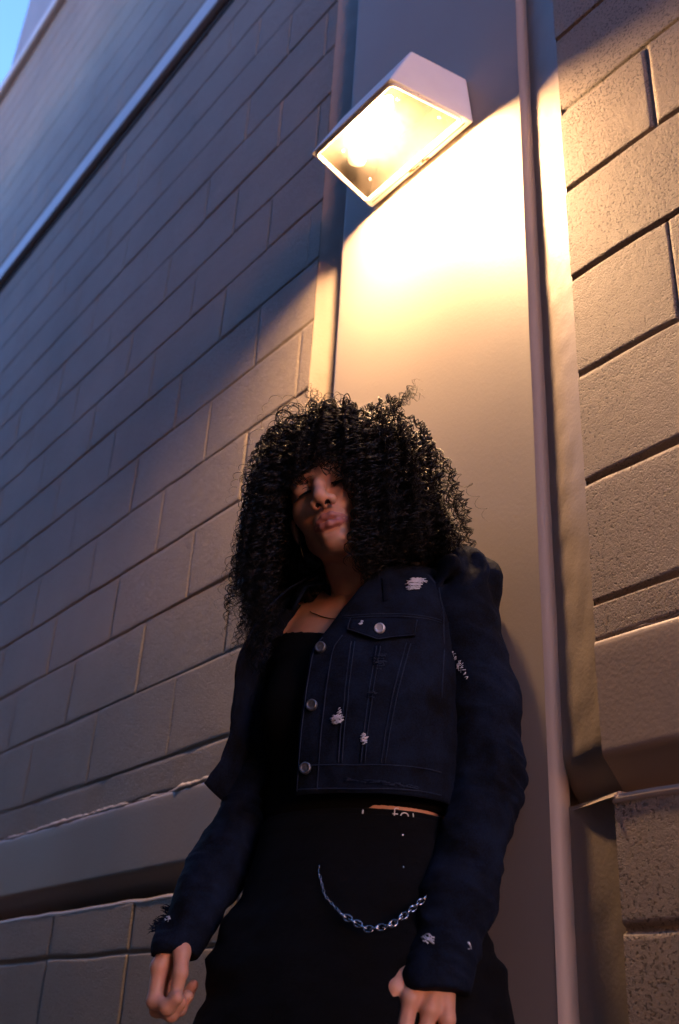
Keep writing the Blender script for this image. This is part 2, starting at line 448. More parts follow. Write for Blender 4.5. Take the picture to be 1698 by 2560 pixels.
strip(xb+.006, RX+.008, PY+.030, RY+.012, 0, 1.15, GROUND, .333, wr, M['smooth'], 5.)
strip(xa-.006, LX-.001, PY+.050, LY+.001, 0, 1.7, .30, ZT, wl, M['smooth'], 8.)
strip(xa-.006, LX-.011, PY+.054, LY+.006, 0, 1.7, GROUND, .298, wl, M['smooth'], 9.)
# sill of the right strip, level with the ledge groove
mb = MB(); mb.hexa([(xb+.006, PY+.055, .328),(xb+.016, PY+.028, .327),(RX+.012, RY-.001, .327),(RX+.012, RY+.05, .328),
                    (xb+.006, PY+.062, .340),(xb+.016, PY+.040, .337),(RX+.012, RY+.012, .337),(RX+.012, RY+.062, .340)])
mb.build('sill', M['smooth'], wr, smooth=False)

# metal trim high on the left wall, coping and the roof storey behind it
def rail(x0, x1, prof, name, mat, parent, n=80):
    xs = np.linspace(x0, x1, n); P = np.array([[(x, a, z) for a, z in prof] for x in xs])
    P[...,1] += .002*vnoise(P, 3, 4.); mb = MB(); mb.grid(P); return mb.build(name, mat, parent, smooth=False)
rail(-12, LX+.0, [(LY+.02, 3.655),(LY-.026, 3.650),(LY-.030, 3.645),(LY-.030, 3.548),(LY-.026, 3.541),(LY+.02, 3.538)], 'metal_trim', M['trim'], wl)
rail(-12, LX+.0, [(LY-.004, 3.540),(LY-.004, 3.488),(LY+.02, 3.485)], 'trim_shadow', M['dark'], wl)  # dark strip standing in for the shadow below the trim
rail(-12, 4, [(LY+.3, 6.20),(LY-.03, 6.19),(LY-.045, 6.18),(LY-.045, 6.075),(LY-.03, 6.065),(LY+.02, 6.06)], 'coping', M['trim'], wl)
mb = MB(); mb.box((-6.57, LY+.12, 6.1), (4, LY+5, 9.2)); mb.build('roof_storey', M['roof'], wl, smooth=False)
mb = MB(); mb.box((-12, LY+.10, GROUND), (4, LY+5, 6.05)); mb.build('wall_core', M['dark'], wl, smooth=False)

# ------------------------------------------------------------------ wall lamp
lamp = bpy.data.objects.new('wall_lamp', None); COL.objects.link(lamp); lamp.location = (-1.295, PY, 1.78)
tag(lamp, 'lit white box lamp with a rusty scratch mounted high on the tan panel', 'wall lamp')
zb, zt = 1.781, 1.932
WB = PY-.002
A0, A1 = (-1.464, WB), (-1.127, WB)                 # against the wall
F0, F1 = (-1.424, .927), (-1.156, .929)             # outer edge
lerp = lambda a, b, t: a+(b-a)*t
def ring(z, inset, d0=0):
    return None
mb = MB()
O = [V3(*A0, zb), V3(*A1, zb), V3(*F1, zb), V3(*F0, zb)]
T = [V3(-1.440, WB, zt), V3(-1.147, WB, zt), V3(-1.171, .996, zt), V3(-1.408, .996, zt)]
cb = sum(O)/4; ct = sum(T)/4
Oi = [cb+(o-cb)*V3(.90,.90,1) for o in O]; Ti = [ct+(t-ct)*V3(.88,.86,1)-V3(0,0,.012) for t in T]
# wall side of the tray stays 25 mm inside
Oi[0] = V3(-1.447, 1.108, zb); Oi[1] = V3(-1.143, 1.108, zb); Oi[2] = V3(-1.170, .945, zb); Oi[3] = V3(-1.411, .943, zb)
pts = O+T+Oi+Ti
q = []
for i in range(4):
    j = (i+1) % 4
    q += [(i, 4+i, 4+j, j), (i, j, 8+j, 8+i)]       # outside walls, rim
q += [(4,7,6,5)]
mb.add(pts, q)
hs = mb.build('housing', M['white'], lamp, smooth=False)
bv = hs.modifiers.new('bevel', 'BEVEL'); bv.width = .004; bv.segments = 2; bv.limit_method = 'ANGLE'
mb = MB(); q = []
for i in range(4):
    j = (i+1) % 4; q += [(j, 4+j, 4+i, i)]
mb.add(Oi+Ti, q+[(4,5,6,7)]); mb.build('reflector', M['reflector'], lamp, smooth=False)
# door frame round the lens: a raised bead
fr = [V3(-1.452,1.112,zb-.003), V3(-1.135,1.112,zb-.003), V3(-1.163,.938,zb-.003), V3(-1.417,.936,zb-.003)]
def rounded(ps, r, n=5):
    out = []
    for i in range(len(ps)):
        a, b_, c = ps[i-1], ps[i], ps[(i+1) % len(ps)]
        u = (a-b_)/np.linalg.norm(a-b_); w = (c-b_)/np.linalg.norm(c-b_)
        for t in np.linspace(0, 1, n):
            out.append((1-t)**2*(b_+u*r)+2*t*(1-t)*b_+t*t*(b_+w*r))
    return np.array(out)
mb = MB(); mb.tube(rounded(fr, .012), .0036, 8, closed=True); mb.build('door_frame', M['white'], lamp)
fi = [c+(cb*V3(1,1,0)+V3(0,0,c[2])-c)*.035 for c in fr]
mb = MB(); rr = rounded(fi, .01); c = rr.mean(0)
mb.add(np.vstack([rr+V3(0,0,.004), [c+V3(0,0,.004)]]), t=[(i, (i+1) % len(rr), len(rr)) for i in range(len(rr))])
mb.build('lens', M['lens'], lamp, smooth=False)
# hinge seam on the wall-side lip, screws, rust
mb = MB(); mb.tube([(-1.449,1.1245,zb-.0005),(-1.14,1.1245,zb-.0005)], .0011, 6); mb.build('seam', M['dark'], lamp)
for px, py in ((-1.385,.985),(-1.195,.985),(-1.41,1.085),(-1.175,1.085)):
    mb = MB(); mb.ellipsoid((px, py, zb+.016), (.004,.004,.003)); mb.build('screw', M['steel'], lamp)
mb = MB()
for i in range(16):
    x = -1.287+.05*(rng.random()-.5)*1.3; y = 1.131+.007*(rng.random()-.5); r_ = .0015+.0045*rng.random()
    mb.ellipsoid((x, y, zb-.0008), (r_*1.2, r_*.55, .0012), 9, 4)
mb.build('rust_patch', M['rust'], lamp)
for x, y, r_ in ((-1.18,.945,.0015),(-1.15,1.0,.0012),(-1.16,1.09,.0014)):
    mb = MB(); mb.ellipsoid((x, y, zb-.0006), (r_, r_, .001), 8, 4); mb.build('rust_spot', M['rust'], lamp)
# lamp holder and bulb: the socket sits at the outer left corner of the tray
s0 = V3(-1.398, 1.035, zb+.026); s1 = V3(-1.362, 1.012, zb+.038); b1 = V3(-1.222, .985, zb+.046)
mb = MB(); mb.tube([s0, s0+(s1-s0)*.15, s1, s1+(s1-s0)*.1], [.019,.021,.021,.017], 20); mb.build('lamp_holder', M['porcelain'], lamp)
mb = MB(); t = np.linspace(0, 1, 12)
mb.tube([s1+(b1-s1)*a for a in t], np.array([.012,.015,.020,.024,.027,.0285,.0285,.028,.025,.019,.012,.004]), 18); mb.build('bulb', M['bulb'], lamp)

# ------------------------------------------------------------------ the person
# body frame: a toward her left, c forward, d up from the shoulder line
PHI = math.radians(30)
bl = V3(math.cos(PHI), math.sin(PHI), 0); bf = V3(math.sin(PHI), -math.cos(PHI), 0); bu = V3(0, 0, 1)
BO = V3(-1.18, .945, .61); BR = np.stack([bl, bf, bu], 1)
KS = 1.055                # she is 1.7 m tall
BW = lambda q: KS*(BO+np.asarray(q, float)@BR.T)
# head frame: x her left, y where she faces, z up; origin midway between the ears at eye height
HR = np.array([[.7887473, .56484338, -.24254827], [.54770246, -.82489166, -.13991341], [.27910521, .02248796, .95999717]])
PT = math.radians(6)       # chin lowered toward the viewer
HR = HR@np.array([[1,0,0],[0,math.cos(PT),math.sin(PT)],[0,-math.sin(PT),math.cos(PT)]])
HC = V3(-1.179, .868, .784)
HW = lambda q: KS*(HC+np.asarray(q, float)@HR.T)
WH = lambda w: (np.asarray(w, float)/KS-HC)@HR
GD = GROUND/KS-BO[2]

# ---- head
UL = [(-.0255,.0815,-.0765), (-.016,.0925,-.0725), (-.006,.0975,-.0690), (0,.0970,-.0700), (.006,.0975,-.0690), (.016,.0925,-.0725), (.0255,.0815,-.0765)]
UR = [.0024,.0037,.0045,.0042,.0045,.0037,.0024]
LL = [(-.0225,.0830,-.0795), (-.012,.0930,-.0825), (0,.0965,-.0835), (.012,.0930,-.0825), (.0225,.0830,-.0795)]
LR = [.0028,.0045,.0054,.0045,.0028]
ML = [(-.025,.090,-.0768), (-.012,.1010,-.0757), (0,.1045,-.0765), (.012,.1010,-.0757), (.025,.090,-.0768)]
NOS = [(-.0072,.1055,-.0540), (.0072,.1055,-.0540)]
def head_sdf(p):
    m = np.array([-1,1,1], f32); ax = p.copy(); ax[...,0] = np.abs(ax[...,0])
    d = ell(p, (0,-.012,.033), (.071,.092,.085))
    d = smin(d, ell(p, (0,.026,-.034), (.053,.058,.077)), .03)
    d = smin(d, cap(ax, (.040,.006,-.064), (.004,.070,-.102), .0145, .0155), .028)
    d = smin(d, ell(p, (0,.079,-.1005), (.0165,.0135,.0135)), .016)
    d = smin(d, ell(ax, (.036,.052,-.030), (.020,.020,.018)), .026)
    d = smin(d, cap(ax, (.010,.081,.016), (.040,.069,.018), .010, .009), .016)
    d = smax(d, -ell(ax, (.031,.0925,-.003), (.016,.013,.0105)), .012)
    d = smin(d, ell(ax, (.0315,.0715,-.003), (.0145,.0135,.0125)), .005)
    d = smin(d, ell(p, (0,.0815,-.072), (.026,.0115,.020)), .014)
    d = smin(d, chain(p, [(0,.081,.008), (0,.096,-.016), (0,.1085,-.035)], [.0065,.0075,.0088]), .011)
    d = smin(d, ell(p, (0,.1105,-.0425), (.0108,.0095,.0095)), .006)
    d = smin(d, ell(ax, (.0128,.1000,-.0470), (.0085,.0100,.0082)), .006)
    d = smin(d, cap(p, (0,.1105,-.047), (0,.097,-.0545), .0042, .0042), .005)
    d = smax(d, -ell(ax, (.0072,.1045,-.0550), (.0042,.0055,.0055)), .002)
    d = smax(d, -cap(p, (0,.0975,-.058), (0,.1015,-.066), .0022, .0026), .004)
    d = smin(d, chain(p, UL, UR, .004), .0035)
    d = smin(d, chain(p, LL, LR, .005), .0035)
    d = smax(d, -chain(p, ML, [.0008,.0019,.0024,.0019,.0008], .001), .0016)
    d = smax(d, -cap(p, (-.009,.0945,-.0925), (.009,.0945,-.0925), .003), .006)
    d = smin(d, ell(ax, (.073,-.006,-.018), (.007,.017,.030)), .006)
    nk = WH(BW([(0,-.02,-.03)]))[0]
    d = smin(d, cap(p, (0,-.022,-.055), nk, .044, .050), .018)
    return d
hv, hq = surfnet(head_sdf, (-.092,-.115,-.19), (.092,.13,.13), .0017)
hv0 = hv
lipd = np.minimum(chain(hv.astype(f32), UL, UR, .004), chain(hv.astype(f32), LL, LR, .005))
fc = hv[hq].mean(1)
lipf = (np.minimum(chain(fc.astype(f32), UL, UR, .004), chain(fc.astype(f32), LL, LR, .005)) < .0011)
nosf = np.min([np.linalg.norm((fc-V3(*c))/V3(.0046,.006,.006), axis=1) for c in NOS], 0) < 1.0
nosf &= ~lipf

# ---- torso, arms, legs
TOR = np.array([(-.72,.155,.100,0),(-.60,.168,.110,0),(-.50,.160,.105,0),(-.42,.142,.095,.005),(-.34,.125,.088,.01),(-.26,.126,.088,.012),
                (-.16,.136,.100,.012),(-.08,.142,.092,.008),(-.02,.135,.072,0),(.03,.095,.052,-.008),(.07,.052,.048,-.012)])
def tor(d): return [np.interp(d, TOR[:,0], TOR[:,i]) for i in (1,2,3)]
LA = [(.150,-.005,-.01), (.176,-.02,-.25), (.150,.070,-.455)]
RA = [(-.142,-.005,-.01), (-.154,-.012,-.24), (-.212,.068,-.435)]
def body_sdf(p):
    d_ = p[...,2]; A, B, c0 = tor(d_)
    k = np.sqrt((p[...,0]/A)**2+((p[...,1]-c0)/B)**2)
    d = (k-1)*np.minimum(A, B)
    d = np.maximum(d, np.maximum(d_-.07, -.72-d_)).astype(f32)
    ax = p.copy(); ax[...,0] = np.abs(ax[...,0])
    d = smin(d, ell(ax, (.066,.062,-.165), (.056,.046,.058)), .03)
    d = smin(d, cap(ax, (.06,-.02,.02), (.142,-.012,-.012), .038, .040), .03)
    d = smin(d, cap(p, (0,-.02,-.03), (0,-.012,.09), .050, .044), .02)
    for A_ in (LA, RA):
        d = smin(d, chain(p, A_, [.038,.034,.026], .012), .02)
    d = smin(d, chain(ax, [(.088,0,-.62), (.098,.03,-.95), (.105,-.01,GD+.09)], [.088,.060,.040], .02), .03)
    d = smin(d, chain(ax, [(.105,-.03,GD+.05), (.118,.14,GD+.035)], [.040,.032], .02), .03)
    return d
bv, bq = surfnet(body_sdf, (-.30,-.17,GD-.02), (.30,.24,.13), .0065)

# ---- hands: palm, four fingers of unequal length and a thumb leaving the side of the palm
def hand_sdf(wrist, mcps, fingers, rad, thumb):
    wrist = V3(*wrist); mcps = np.array(mcps)
    def fn(p):
        d = None
        for i, mc in enumerate(mcps):
            root = wrist+(mc-wrist)*.25
            c = cap(p, root, mc, .0155, rad[i]*1.12); d = c if d is None else smin(d, c, .008)
        d = smin(d, cap(p, wrist-(mcps.mean(0)-wrist)*.5, wrist, .025, .024), .012)
        for i, fg in enumerate(fingers):
            pts = np.array([mcps[i]]+[V3(*x) for x in fg]); n = len(pts)
            d = smin(d, chain(p, pts, rad[i]*np.linspace(1.05, .80, n), .002), .0026)
            for q in pts[1:-1]: d = smin(d, ell(p, q, (rad[i]*1.03,)*3), .004)
            d = smin(d, ell(p, mcps[i], (rad[i]*1.15,)*3), .006)
        d = smin(d, chain(p, thumb[:2], [.0145,.0112], .004), .012)
        return smin(d, chain(p, thumb[1:], [.0108,.0098,.0080], .003), .006)
    return fn
def curl(m, d0, lens, bend, axis):
    """finger joints from the knuckle, each phalanx bent further about axis"""
    out = []; p = V3(*m); d = V3(*d0)/np.linalg.norm(d0); ax_ = V3(*axis)/np.linalg.norm(axis)
    for L_, b_ in zip(lens, bend):
        t = math.radians(b_)
        d = d*math.cos(t)+np.cross(ax_, d)*math.sin(t)+ax_*(ax_@d)*(1-math.cos(t))
        p = p+d*L_; out.append(p.copy())
    return out
# left hand: back of the hand to the front, fingers hanging, knuckles just below the cuff
lm = [(.100,.118,-.530), (.121,.119,-.541), (.142,.112,-.551), (.160,.101,-.560)]
lf = [curl(m_, (-.16,.10,-1), L_, b_, (1,.25,-.2)) for m_, L_, b_ in zip(lm, [(.044,.026,.021),(.047,.029,.022),(.043,.027,.021),(.034,.021,.019)], [(3,-22,-18),(2,-26,-20),(1,-30,-22),(0,-34,-22)])]
lh = hand_sdf((.148,.075,-.470), lm, lf, [.0094,.0096,.0092,.0080], [(.130,.088,-.487), (.100,.104,-.508), (.078,.116,-.536), (.062,.122,-.566)])
# right hand: loosely closed, index side toward the viewer, thumb hanging on the inner side
rm = [(-.250,.096,-.511), (-.256,.079,-.517), (-.256,.061,-.516), (-.252,.045,-.510)]
rf = [curl(m_, (-.06,.08,-1), L_, b_, (.15,-1,0)) for m_, L_, b_ in zip(rm, [(.041,.025,.019),(.044,.027,.020),(.041,.026,.019),(.033,.020,.017)], [(4,72,50),(6,76,52),(8,80,54),(10,82,54)])]
rh = hand_sdf((-.231,.066,-.440), rm, rf, [.0102,.0103,.0099,.0088], [(-.226,.084,-.468), (-.218,.098,-.493), (-.213,.104,-.519), (-.217,.103,-.545)])
lhv, lhq = surfnet(lh, (.03,.03,-.66), (.20,.16,-.43), .0017)
rhv, rhq = surfnet(rh, (-.30,-.02,-.63), (-.17,.16,-.40), .0017); rhv = rhv+V3(.013,0,0)

person = None
v = np.vstack([BW(bv), HW(hv), BW(lhv), BW(rhv)]); o1 = len(bv); o2 = o1+len(hv); o3 = o2+len(lhv)
q = np.vstack([bq, hq+o1, lhq+o2, rhq+o3])[:, ::-1]
person = mk('person', v, q, [M['skin'], M['lips'], M['nostril']], None, True, loc=(KS*BO[0], KS*BO[1], GROUND))
mi = np.zeros(len(q), np.int32); mi[len(bq):len(bq)+len(hq)][lipf] = 1; mi[len(bq):len(bq)+len(hq)][nosf] = 2
if len(person.data.polygons) == len(mi): person.data.polygons.foreach_set('material_index', mi)
sm_ = person.modifiers.new('soften', 'CORRECTIVE_SMOOTH') if False else person.modifiers.new('soften', 'SMOOTH'); sm_.factor = .5; sm_.iterations = 2
tag(person, 'person with big dark curly hair in a ripped black denim jacket, eyes lowered', 'person')

# ---- lids, lashes and brows
for sx in (-1, 1):
    mb = MB(); br = MB()
    for i in range(26):
        t = i/25; x = sx*(.0165+.0305*t); y = .0838-.0125*(t-.35)**2*3.2-.004*t; z = -.0105-.0035*math.sin(t*np.pi)+.0015*t
        L_ = .0095+.004*t
        e = V3(x+sx*.004*t, y+L_*.75, z-L_*.55)
        mb.tube([(x, y-.001, z+.0005), (x+sx*.001*t, y+L_*.4, z-L_*.4), e], [.0008,.0006,.0001], 3)
    t = np.linspace(0, 1, 14)
    mb.tube(np.stack([sx*(.0160+.0310*t), .0846-.0125*(t-.35)**2*3.2-.004*t, -.0105-.0035*np.sin(t*np.pi)+.0015*t], -1), .0014, 5)
    for i in range(60):
        t = rng.random(); x = sx*(.012+.036*t); y = .0915-.017*t**1.6; z = .0145+.007*math.sin(t*2.4)+.004*(rng.random()-.5)*(1-.6*t)
        br.tube([(x, y-.001, z), (x+sx*.005, y-.0008, z+.0016)], [.0005,.0001], 3)
    mb.v = [HW(a) for a in mb.v]; br.v = [HW(a) for a in br.v]
    mb.build('eyelashes', M['lash'], person); br.build('eyebrow', M['lash'], person)

# ---- hair: a mass of tight spiral curls rooted on the scalp
def make_hair():
    NLK, KS_, NP = 1050, 5, 118
    NS = NLK
    r = np.random.default_rng(7)
    n = r.normal(size=(NS*3, 3)); n /= np.linalg.norm(n, axis=1, keepdims=True)
    ok = ~((n[:,1] > .30) & (n[:,2] < .52)) & (n[:,2] > -.45)
    n = n[ok][:NS]; NS = len(n)
    ex = np.stack([np.where(np.arange(300) < 180, 1, -1)*r.uniform(.55, .95, 300), r.uniform(.05, .42, 300), r.uniform(-.25, .45, 300)], -1)
    ex /= np.linalg.norm(ex, axis=1, keepdims=True); n = np.vstack([n, ex]); NLK = len(n); NS = NLK
    isx = np.arange(NLK) >= NLK-300
    lock = np.repeat(np.arange(NS), KS_); NS = len(lock); n = n[lock]; kk = np.tile(np.arange(KS_), len(lock)//KS_)
    lr = lambda lo, hi: r.uniform(lo, hi, NLK)[lock]
    root = HW(V3(0,-.012,.033)+n*V3(.0725,.0935,.0865)+r.normal(size=(NS,3))*.0022)
    nw = n@HR.T
    h = nw.copy(); h[:,2] = 0; hl = np.linalg.norm(h, axis=1, keepdims=True)
    jit = r.normal(size=(NLK, 3))[lock]*V3(.38,.38,0); h = h/(hl+.15)+jit*(1.25-hl); h /= np.linalg.norm(h, axis=1, keepdims=True)+1e-6
    front = np.clip((n[:,1]-.15)/.5, 0, 1)*np.clip((n[:,2]-.2)/.3, 0, 1)
    side = h@V3(.80,.60,0)                        # toward the right of the view
    rout = .090+.060*np.clip(side, 0, 1)-.020*np.clip(-side, 0, 1)
    rout = rout*(1-.62*front)*lr(.30, 1.0)**.45*(1+.10*r.normal(size=NLK)[lock])
    rout += .05*(1-hl[:,0])*(1-front)
    Lg = lr(.20, .33)*(1-.47*front)*r.uniform(.90, 1.0, NS); Lg *= np.where(side > .2, .88, .90)
    lift = .097*np.clip(nw[:,2], 0, 1)*lr(.35, 1.15)*(1-.15*front)
    # curtains beside the face fall a little forward
    cur = (np.abs(n[:,0]) > .45) & (n[:,1] > -.25) & (lr(0, 1) < .65)
    fw = HR[:,1]*V3(1,1,0)
    h = np.where(cur[:,None], h+(.75*lr(.3, 1.3))[:,None]*fw, h); h /= np.linalg.norm(h, axis=1, keepdims=True)
    rout = np.where(cur, rout*lr(.45, 1.0), rout); Lg = np.where(cur, Lg*1.08+.02, Lg)
    xs_ = isx[lock]; fwn = fw/np.linalg.norm(fw); lat = np.sign(n[:,:1])*HR[:,0]*V3(1,1,0)
    h = np.where(xs_[:,None], fwn*lr(.5, 1.2)[:,None]+lat*lr(.1, .8)[:,None], h); h /= np.linalg.norm(h, axis=1, keepdims=True)
    rout = np.where(xs_, lr(.030, .075), rout); Lg = np.where(xs_, lr(.17, .27), Lg)
    s = np.linspace(0, 1, NP)
    S1 = 1-np.exp(-2.6*s); S1 /= S1[-1]
    P = root[:,None]+h[:,None]*(rout[:,None]*S1)[...,None]
    P[...,2] += lift[:,None]*np.sin(np.clip(s*1.9, 0, np.pi/2))[None]-Lg[:,None]*(np.clip(s-.06, 0, 1)**1.45)[None]
    P += (.010*np.stack([vnoise(P, 22, k) for k in (1.3, 5.1, 9.7)], -1))*s[None,:,None]
    # helix
    T = np.gradient(P, axis=1); ln = np.linalg.norm(T, axis=-1, keepdims=True); T /= ln+1e-9
    arc = np.cumsum(ln[...,0], 1)
    e1 = np.cross(T, V3(.2,.9,.35)); e1 /= np.linalg.norm(e1, axis=-1, keepdims=True)+1e-9; e2 = np.cross(T, e1)
    lam = lr(.016, .034); amp = lr(.0045, .0100)*np.clip(lam/.024, .7, 1.2)*r.uniform(.85, 1.15, NS); ph = lr(0, 6.28)+r.normal(size=NS)*.38
    ang = 2*np.pi*arc/lam[:,None]+ph[:,None]+1.6*vnoise(P, 30, 4.4)
    g = amp[:,None]*(np.clip(s*5, .15, 1)[None])*(.85+.3*vnoise(P, 40, 2.2))
    P = P+(g*np.cos(ang))[...,None]*e1+(g*np.sin(ang))[...,None]*e2
    # flyaways: one hair of some locks strays
    stray = (kk == 0) & (lr(0, 1) < .6)
    P = P+np.where(stray, 1, 0)[:,None,None]*(s[None,:,None]**1.5)*(r.normal(size=(NS,3))*.021)[:,None]
    rad = np.where(stray, .0005, r.uniform(.0007, .0013, NS))[:,None]*np.interp(s, [0,.7,1], [1,.95,.25])[None]
    # keep off the wall behind and open the face
    P[...,1] = np.minimum(P[...,1], PY-.006)
    Q = WH(P.reshape(-1, 3)).reshape(P.shape)
    wob = .008*vnoise(Q, 60, 3.)
    lowz = Q[...,2] < -.118
    inside = (Q[...,0] > -.064+.6*np.clip(-.03-Q[...,2], 0, .05)*.5) & (Q[...,0] < .036+wob-.022*np.clip((-.06-Q[...,2])/.06, 0, 1)-.016*np.clip((Q[...,2]+.035)/.03, 0, 1)) & (Q[...,2] < -.003+1.3*wob+.008*np.sin(Q[...,0]*120+1)-lr(0, 1)[:,None]**4*.030) & (Q[...,2] > -.185) & (Q[...,1] > .018) & ~(lowz & ((Q[...,0] < -.030) | (Q[...,0] > .006)))
    B_ = (P/KS-BO)@BR
    low = np.interp(B_[...,0], [-.06,-.03,.02,.07,.12], [-9,-.06,.00,.045,.075])+.010*vnoise(P, 35, 6.)
    inside |= (B_[...,2] < low)&(np.arange(NP)[None] > 30)
    cut = np.maximum.accumulate(inside, 1)
    last = np.where(cut.any(1), np.argmax(cut, 1)-1, NP-1); last = np.maximum(last, 1)
    idx = np.minimum(np.arange(NP)[None], last[:,None])
    P = np.take_along_axis(P, idx[...,None], 1)
    keep = last > 8
    P, rad, last = P[keep], rad[keep], last[keep]
    rad = np.where(np.arange(NP)[None] >= last[:,None], 1e-5, rad)
    return P, rad
def wisps():
    """loose curls that stand away from the mass"""
    r = np.random.default_rng(21); out = []; rr = []
    def add(p0, p1, p2, n, spread, lam, amp, rad):
        for i in range(n):
            s = np.linspace(0, 1, 118); j = r.normal(size=(3,3))*spread
            a, b_, c = V3(*p0)+j[0]*1.5, V3(*p1)+j[1], V3(*p2)+j[2]
            P = (1-s)[:,None]**2*a+2*(s*(1-s))[:,None]*b_+s[:,None]**2*c
            T = np.gradient(P, axis=0); ln = np.linalg.norm(T, axis=1, keepdims=True); T /= ln; arc = np.cumsum(ln[:,0])
            e1 = np.cross(T, V3(.3,.8,.5)); e1 /= np.linalg.norm(e1, axis=1, keepdims=True); e2 = np.cross(T, e1)
            an = 2*np.pi*arc/(lam*r.uniform(.85, 1.2))+r.uniform(0, 6.28); g = amp*r.uniform(.7, 1.3)*np.clip(s*3, .2, 1)
            out.append(P+(g*np.cos(an))[:,None]*e1+(g*np.sin(an))[:,None]*e2); rr.append(rad*np.interp(s, [0,.8,1], [1,.9,.2]))
    add(*WISP[0], 15, .010, .018, .0055, .0007); add(*WISP[1], 7, .005, .022, .0065, .0011)
    add(*WISP[2], 6, .010, .022, .0075, .0006); add(*WISP[3], 7, .006, .016, .0045, .0007)
    add(*WISP[4], 6, .007, .020, .0065, .0009); add(*WISP[5], 5, .006, .018, .006, .0009)
    return np.array(out), np.array(rr)
def tubes(P, rad, k=3):
    NS, NP = rad.shape
    T = np.gradient(P, axis=1); T /= np.linalg.norm(T, axis=-1, keepdims=True)+1e-9
    e1 = np.cross(T, V3(.37,-.21,.9)); e1 /= np.linalg.norm(e1, axis=-1, keepdims=True)+1e-9; e2 = np.cross(T, e1)
    t = np.arange(k)/k*2*np.pi
    V = P[:,:,None]+rad[:,:,None,None]*(e1[:,:,None]*np.cos(t)[None,None,:,None]+e2[:,:,None]*np.sin(t)[None,None,:,None])
    I = np.arange(NS*NP*k).reshape(NS, NP, k); J = np.roll(I, -1, 2)
    q = np.stack([I[:,:-1], J[:,:-1], J[:,1:], I[:,1:]], -1).reshape(-1, 4)
    return V.reshape(-1, 3), q
WISP = [(BW((.005,-.02,.375)), BW((.035,-.02,.405)), BW((.068,-.02,.432))), (BW((.035,-.01,.365)), BW((.098,-.02,.365)), BW((.090,-.02,.285))),
        (BW((-.09,-.01,.40)), BW((-.128,-.02,.44)), BW((-.140,-.02,.475))), (BW((-.17,.0,.37)), BW((-.215,-.01,.375)), BW((-.225,-.01,.30))),
        (BW((-.20,.0,.13)), BW((-.262,.0,.085)), BW((-.235,.0,.015))), (BW((.11,-.02,.23)), BW((.175,-.02,.19)), BW((.150,-.02,.120)))]
hp, hr = make_hair()
wp, wr_ = wisps()
hv1, hq1 = tubes(np.concatenate([hp, wp]), np.concatenate([hr, wr_]))
def mass_sdf(p):   # dense inner mass the single curls grow through
    d = ell(p, (0,-.016,.036), (.082,.098,.094))
    d = smin(d, ell(p, (.095,-.030,-.035), (.050,.060,.105)), .03)
    d = smin(d, ell(p, (-.080,-.055,-.055), (.036,.050,.095)), .03)
    d = smin(d, ell(p, (0,-.070,-.050), (.090,.045,.110)), .03)
    q = p.astype(float)
    d = d+.008*vnoise(q, 75, 1.)+.006*vnoise(q, 190, 2.)
    face = np.maximum(np.maximum(np.abs(p[...,0]+.010)-.058, p[...,2]-.028), np.maximum(-.2-p[...,2], .012-p[...,1]))
    return np.maximum(d, -face)
mv, mq = surfnet(mass_sdf, (-.15,-.14,-.19), (.17,.11,.15), .003)
mk('hair', np.vstack([hv1, HW(mv)]), [np.vstack([hq1, mq[:, ::-1]+len(hv1)])], M['hair'], person)

# ---- black jersey top
def loft(rows, thetas, n=2.2):
    """rows: (d, A, B, c0); theta 0 = front, + toward her left"""
    P = []
    for d, A, B, c0 in rows:
        s, c = np.sin(thetas), np.cos(thetas)
        P.append(np.stack([A*np.sign(s)*np.abs(s)**(2/n), c0+B*np.sign(c)*np.abs(c)**(2/n), np.full_like(s, d)], -1))
    return np.array(P)
th = np.linspace(-np.pi, np.pi, 97)[:-1]
def top_sdf(p):
    d = body_sdf(p)-.005
    neck = -.065+.55*np.abs(p[...,0])*np.clip(p[...,1]*20, 0, 1)*.5+np.where(p[...,1] < 0, .09, 0)
    hem = -.345+.037*np.clip((p[...,0]+.005)/.06, 0, 1)
    return np.maximum(np.maximum(d, np.maximum(p[...,2]-neck, hem-p[...,2])), np.abs(p[...,0])-.148)
tv, tq = surfnet(top_sdf, (-.16,-.13,-.36), (.16,.16,.05), .005)
mk('black_top', BW(tv), tq[:, ::-1], M['top'], person)

# ---- jeans
WA = lambda d: np.interp(d, [-.72,-.60,-.50,-.42,-.36,-.312], [.205,.218,.200,.166,.146,.136])
WBk = lambda d: np.interp(d, [-.72,-.60,-.50,-.42,-.36,-.312], [.135,.142,.134,.120,.108,.101])
def jeans_sdf(p):
    d_ = p[...,2]
    k = np.sqrt((p[...,0]/WA(d_))**2+((p[...,1]-.006)/WBk(d_))**2)
    d = ((k-1)*.11).astype(f32); d = np.maximum(d, np.maximum(d_+.312, -.70-d_))
    ax = p.copy(); ax[...,0] = np.abs(ax[...,0])
    lg = chain(ax, [(.100,.005,-.66), (.112,.03,-.95), (.115,-.01,GD+.07)], [.100,.085,.082], .012)
    d = smin(d, np.maximum(lg, GD+.05-d_), .03)
    q = p.astype(float)
    return d+.0045*vnoise(q*V3(.7,.7,1.3), 17, 3.)*np.clip((-.36-d_)*14, 0, 1)+.003*vnoise(q*V3(1,1,2.4), 26, 6.)*np.clip((-.36-d_)*14, 0, 1)
jv, jq = surfnet(jeans_sdf, (-.26,-.17,GD), (.26,.19,-.29), .0065)
jeans = mk('jeans', BW(jv), jq[:, ::-1], M['jeans'], person)
def wsurf(a, d, off=0.0):
    a = np.asarray(a, float); c = .006+WBk(d)*np.sqrt(np.maximum(1-(a/WA(d))**2, 0)); return BW(np.stack([a+0*c, c+off, d+0*c], -1))
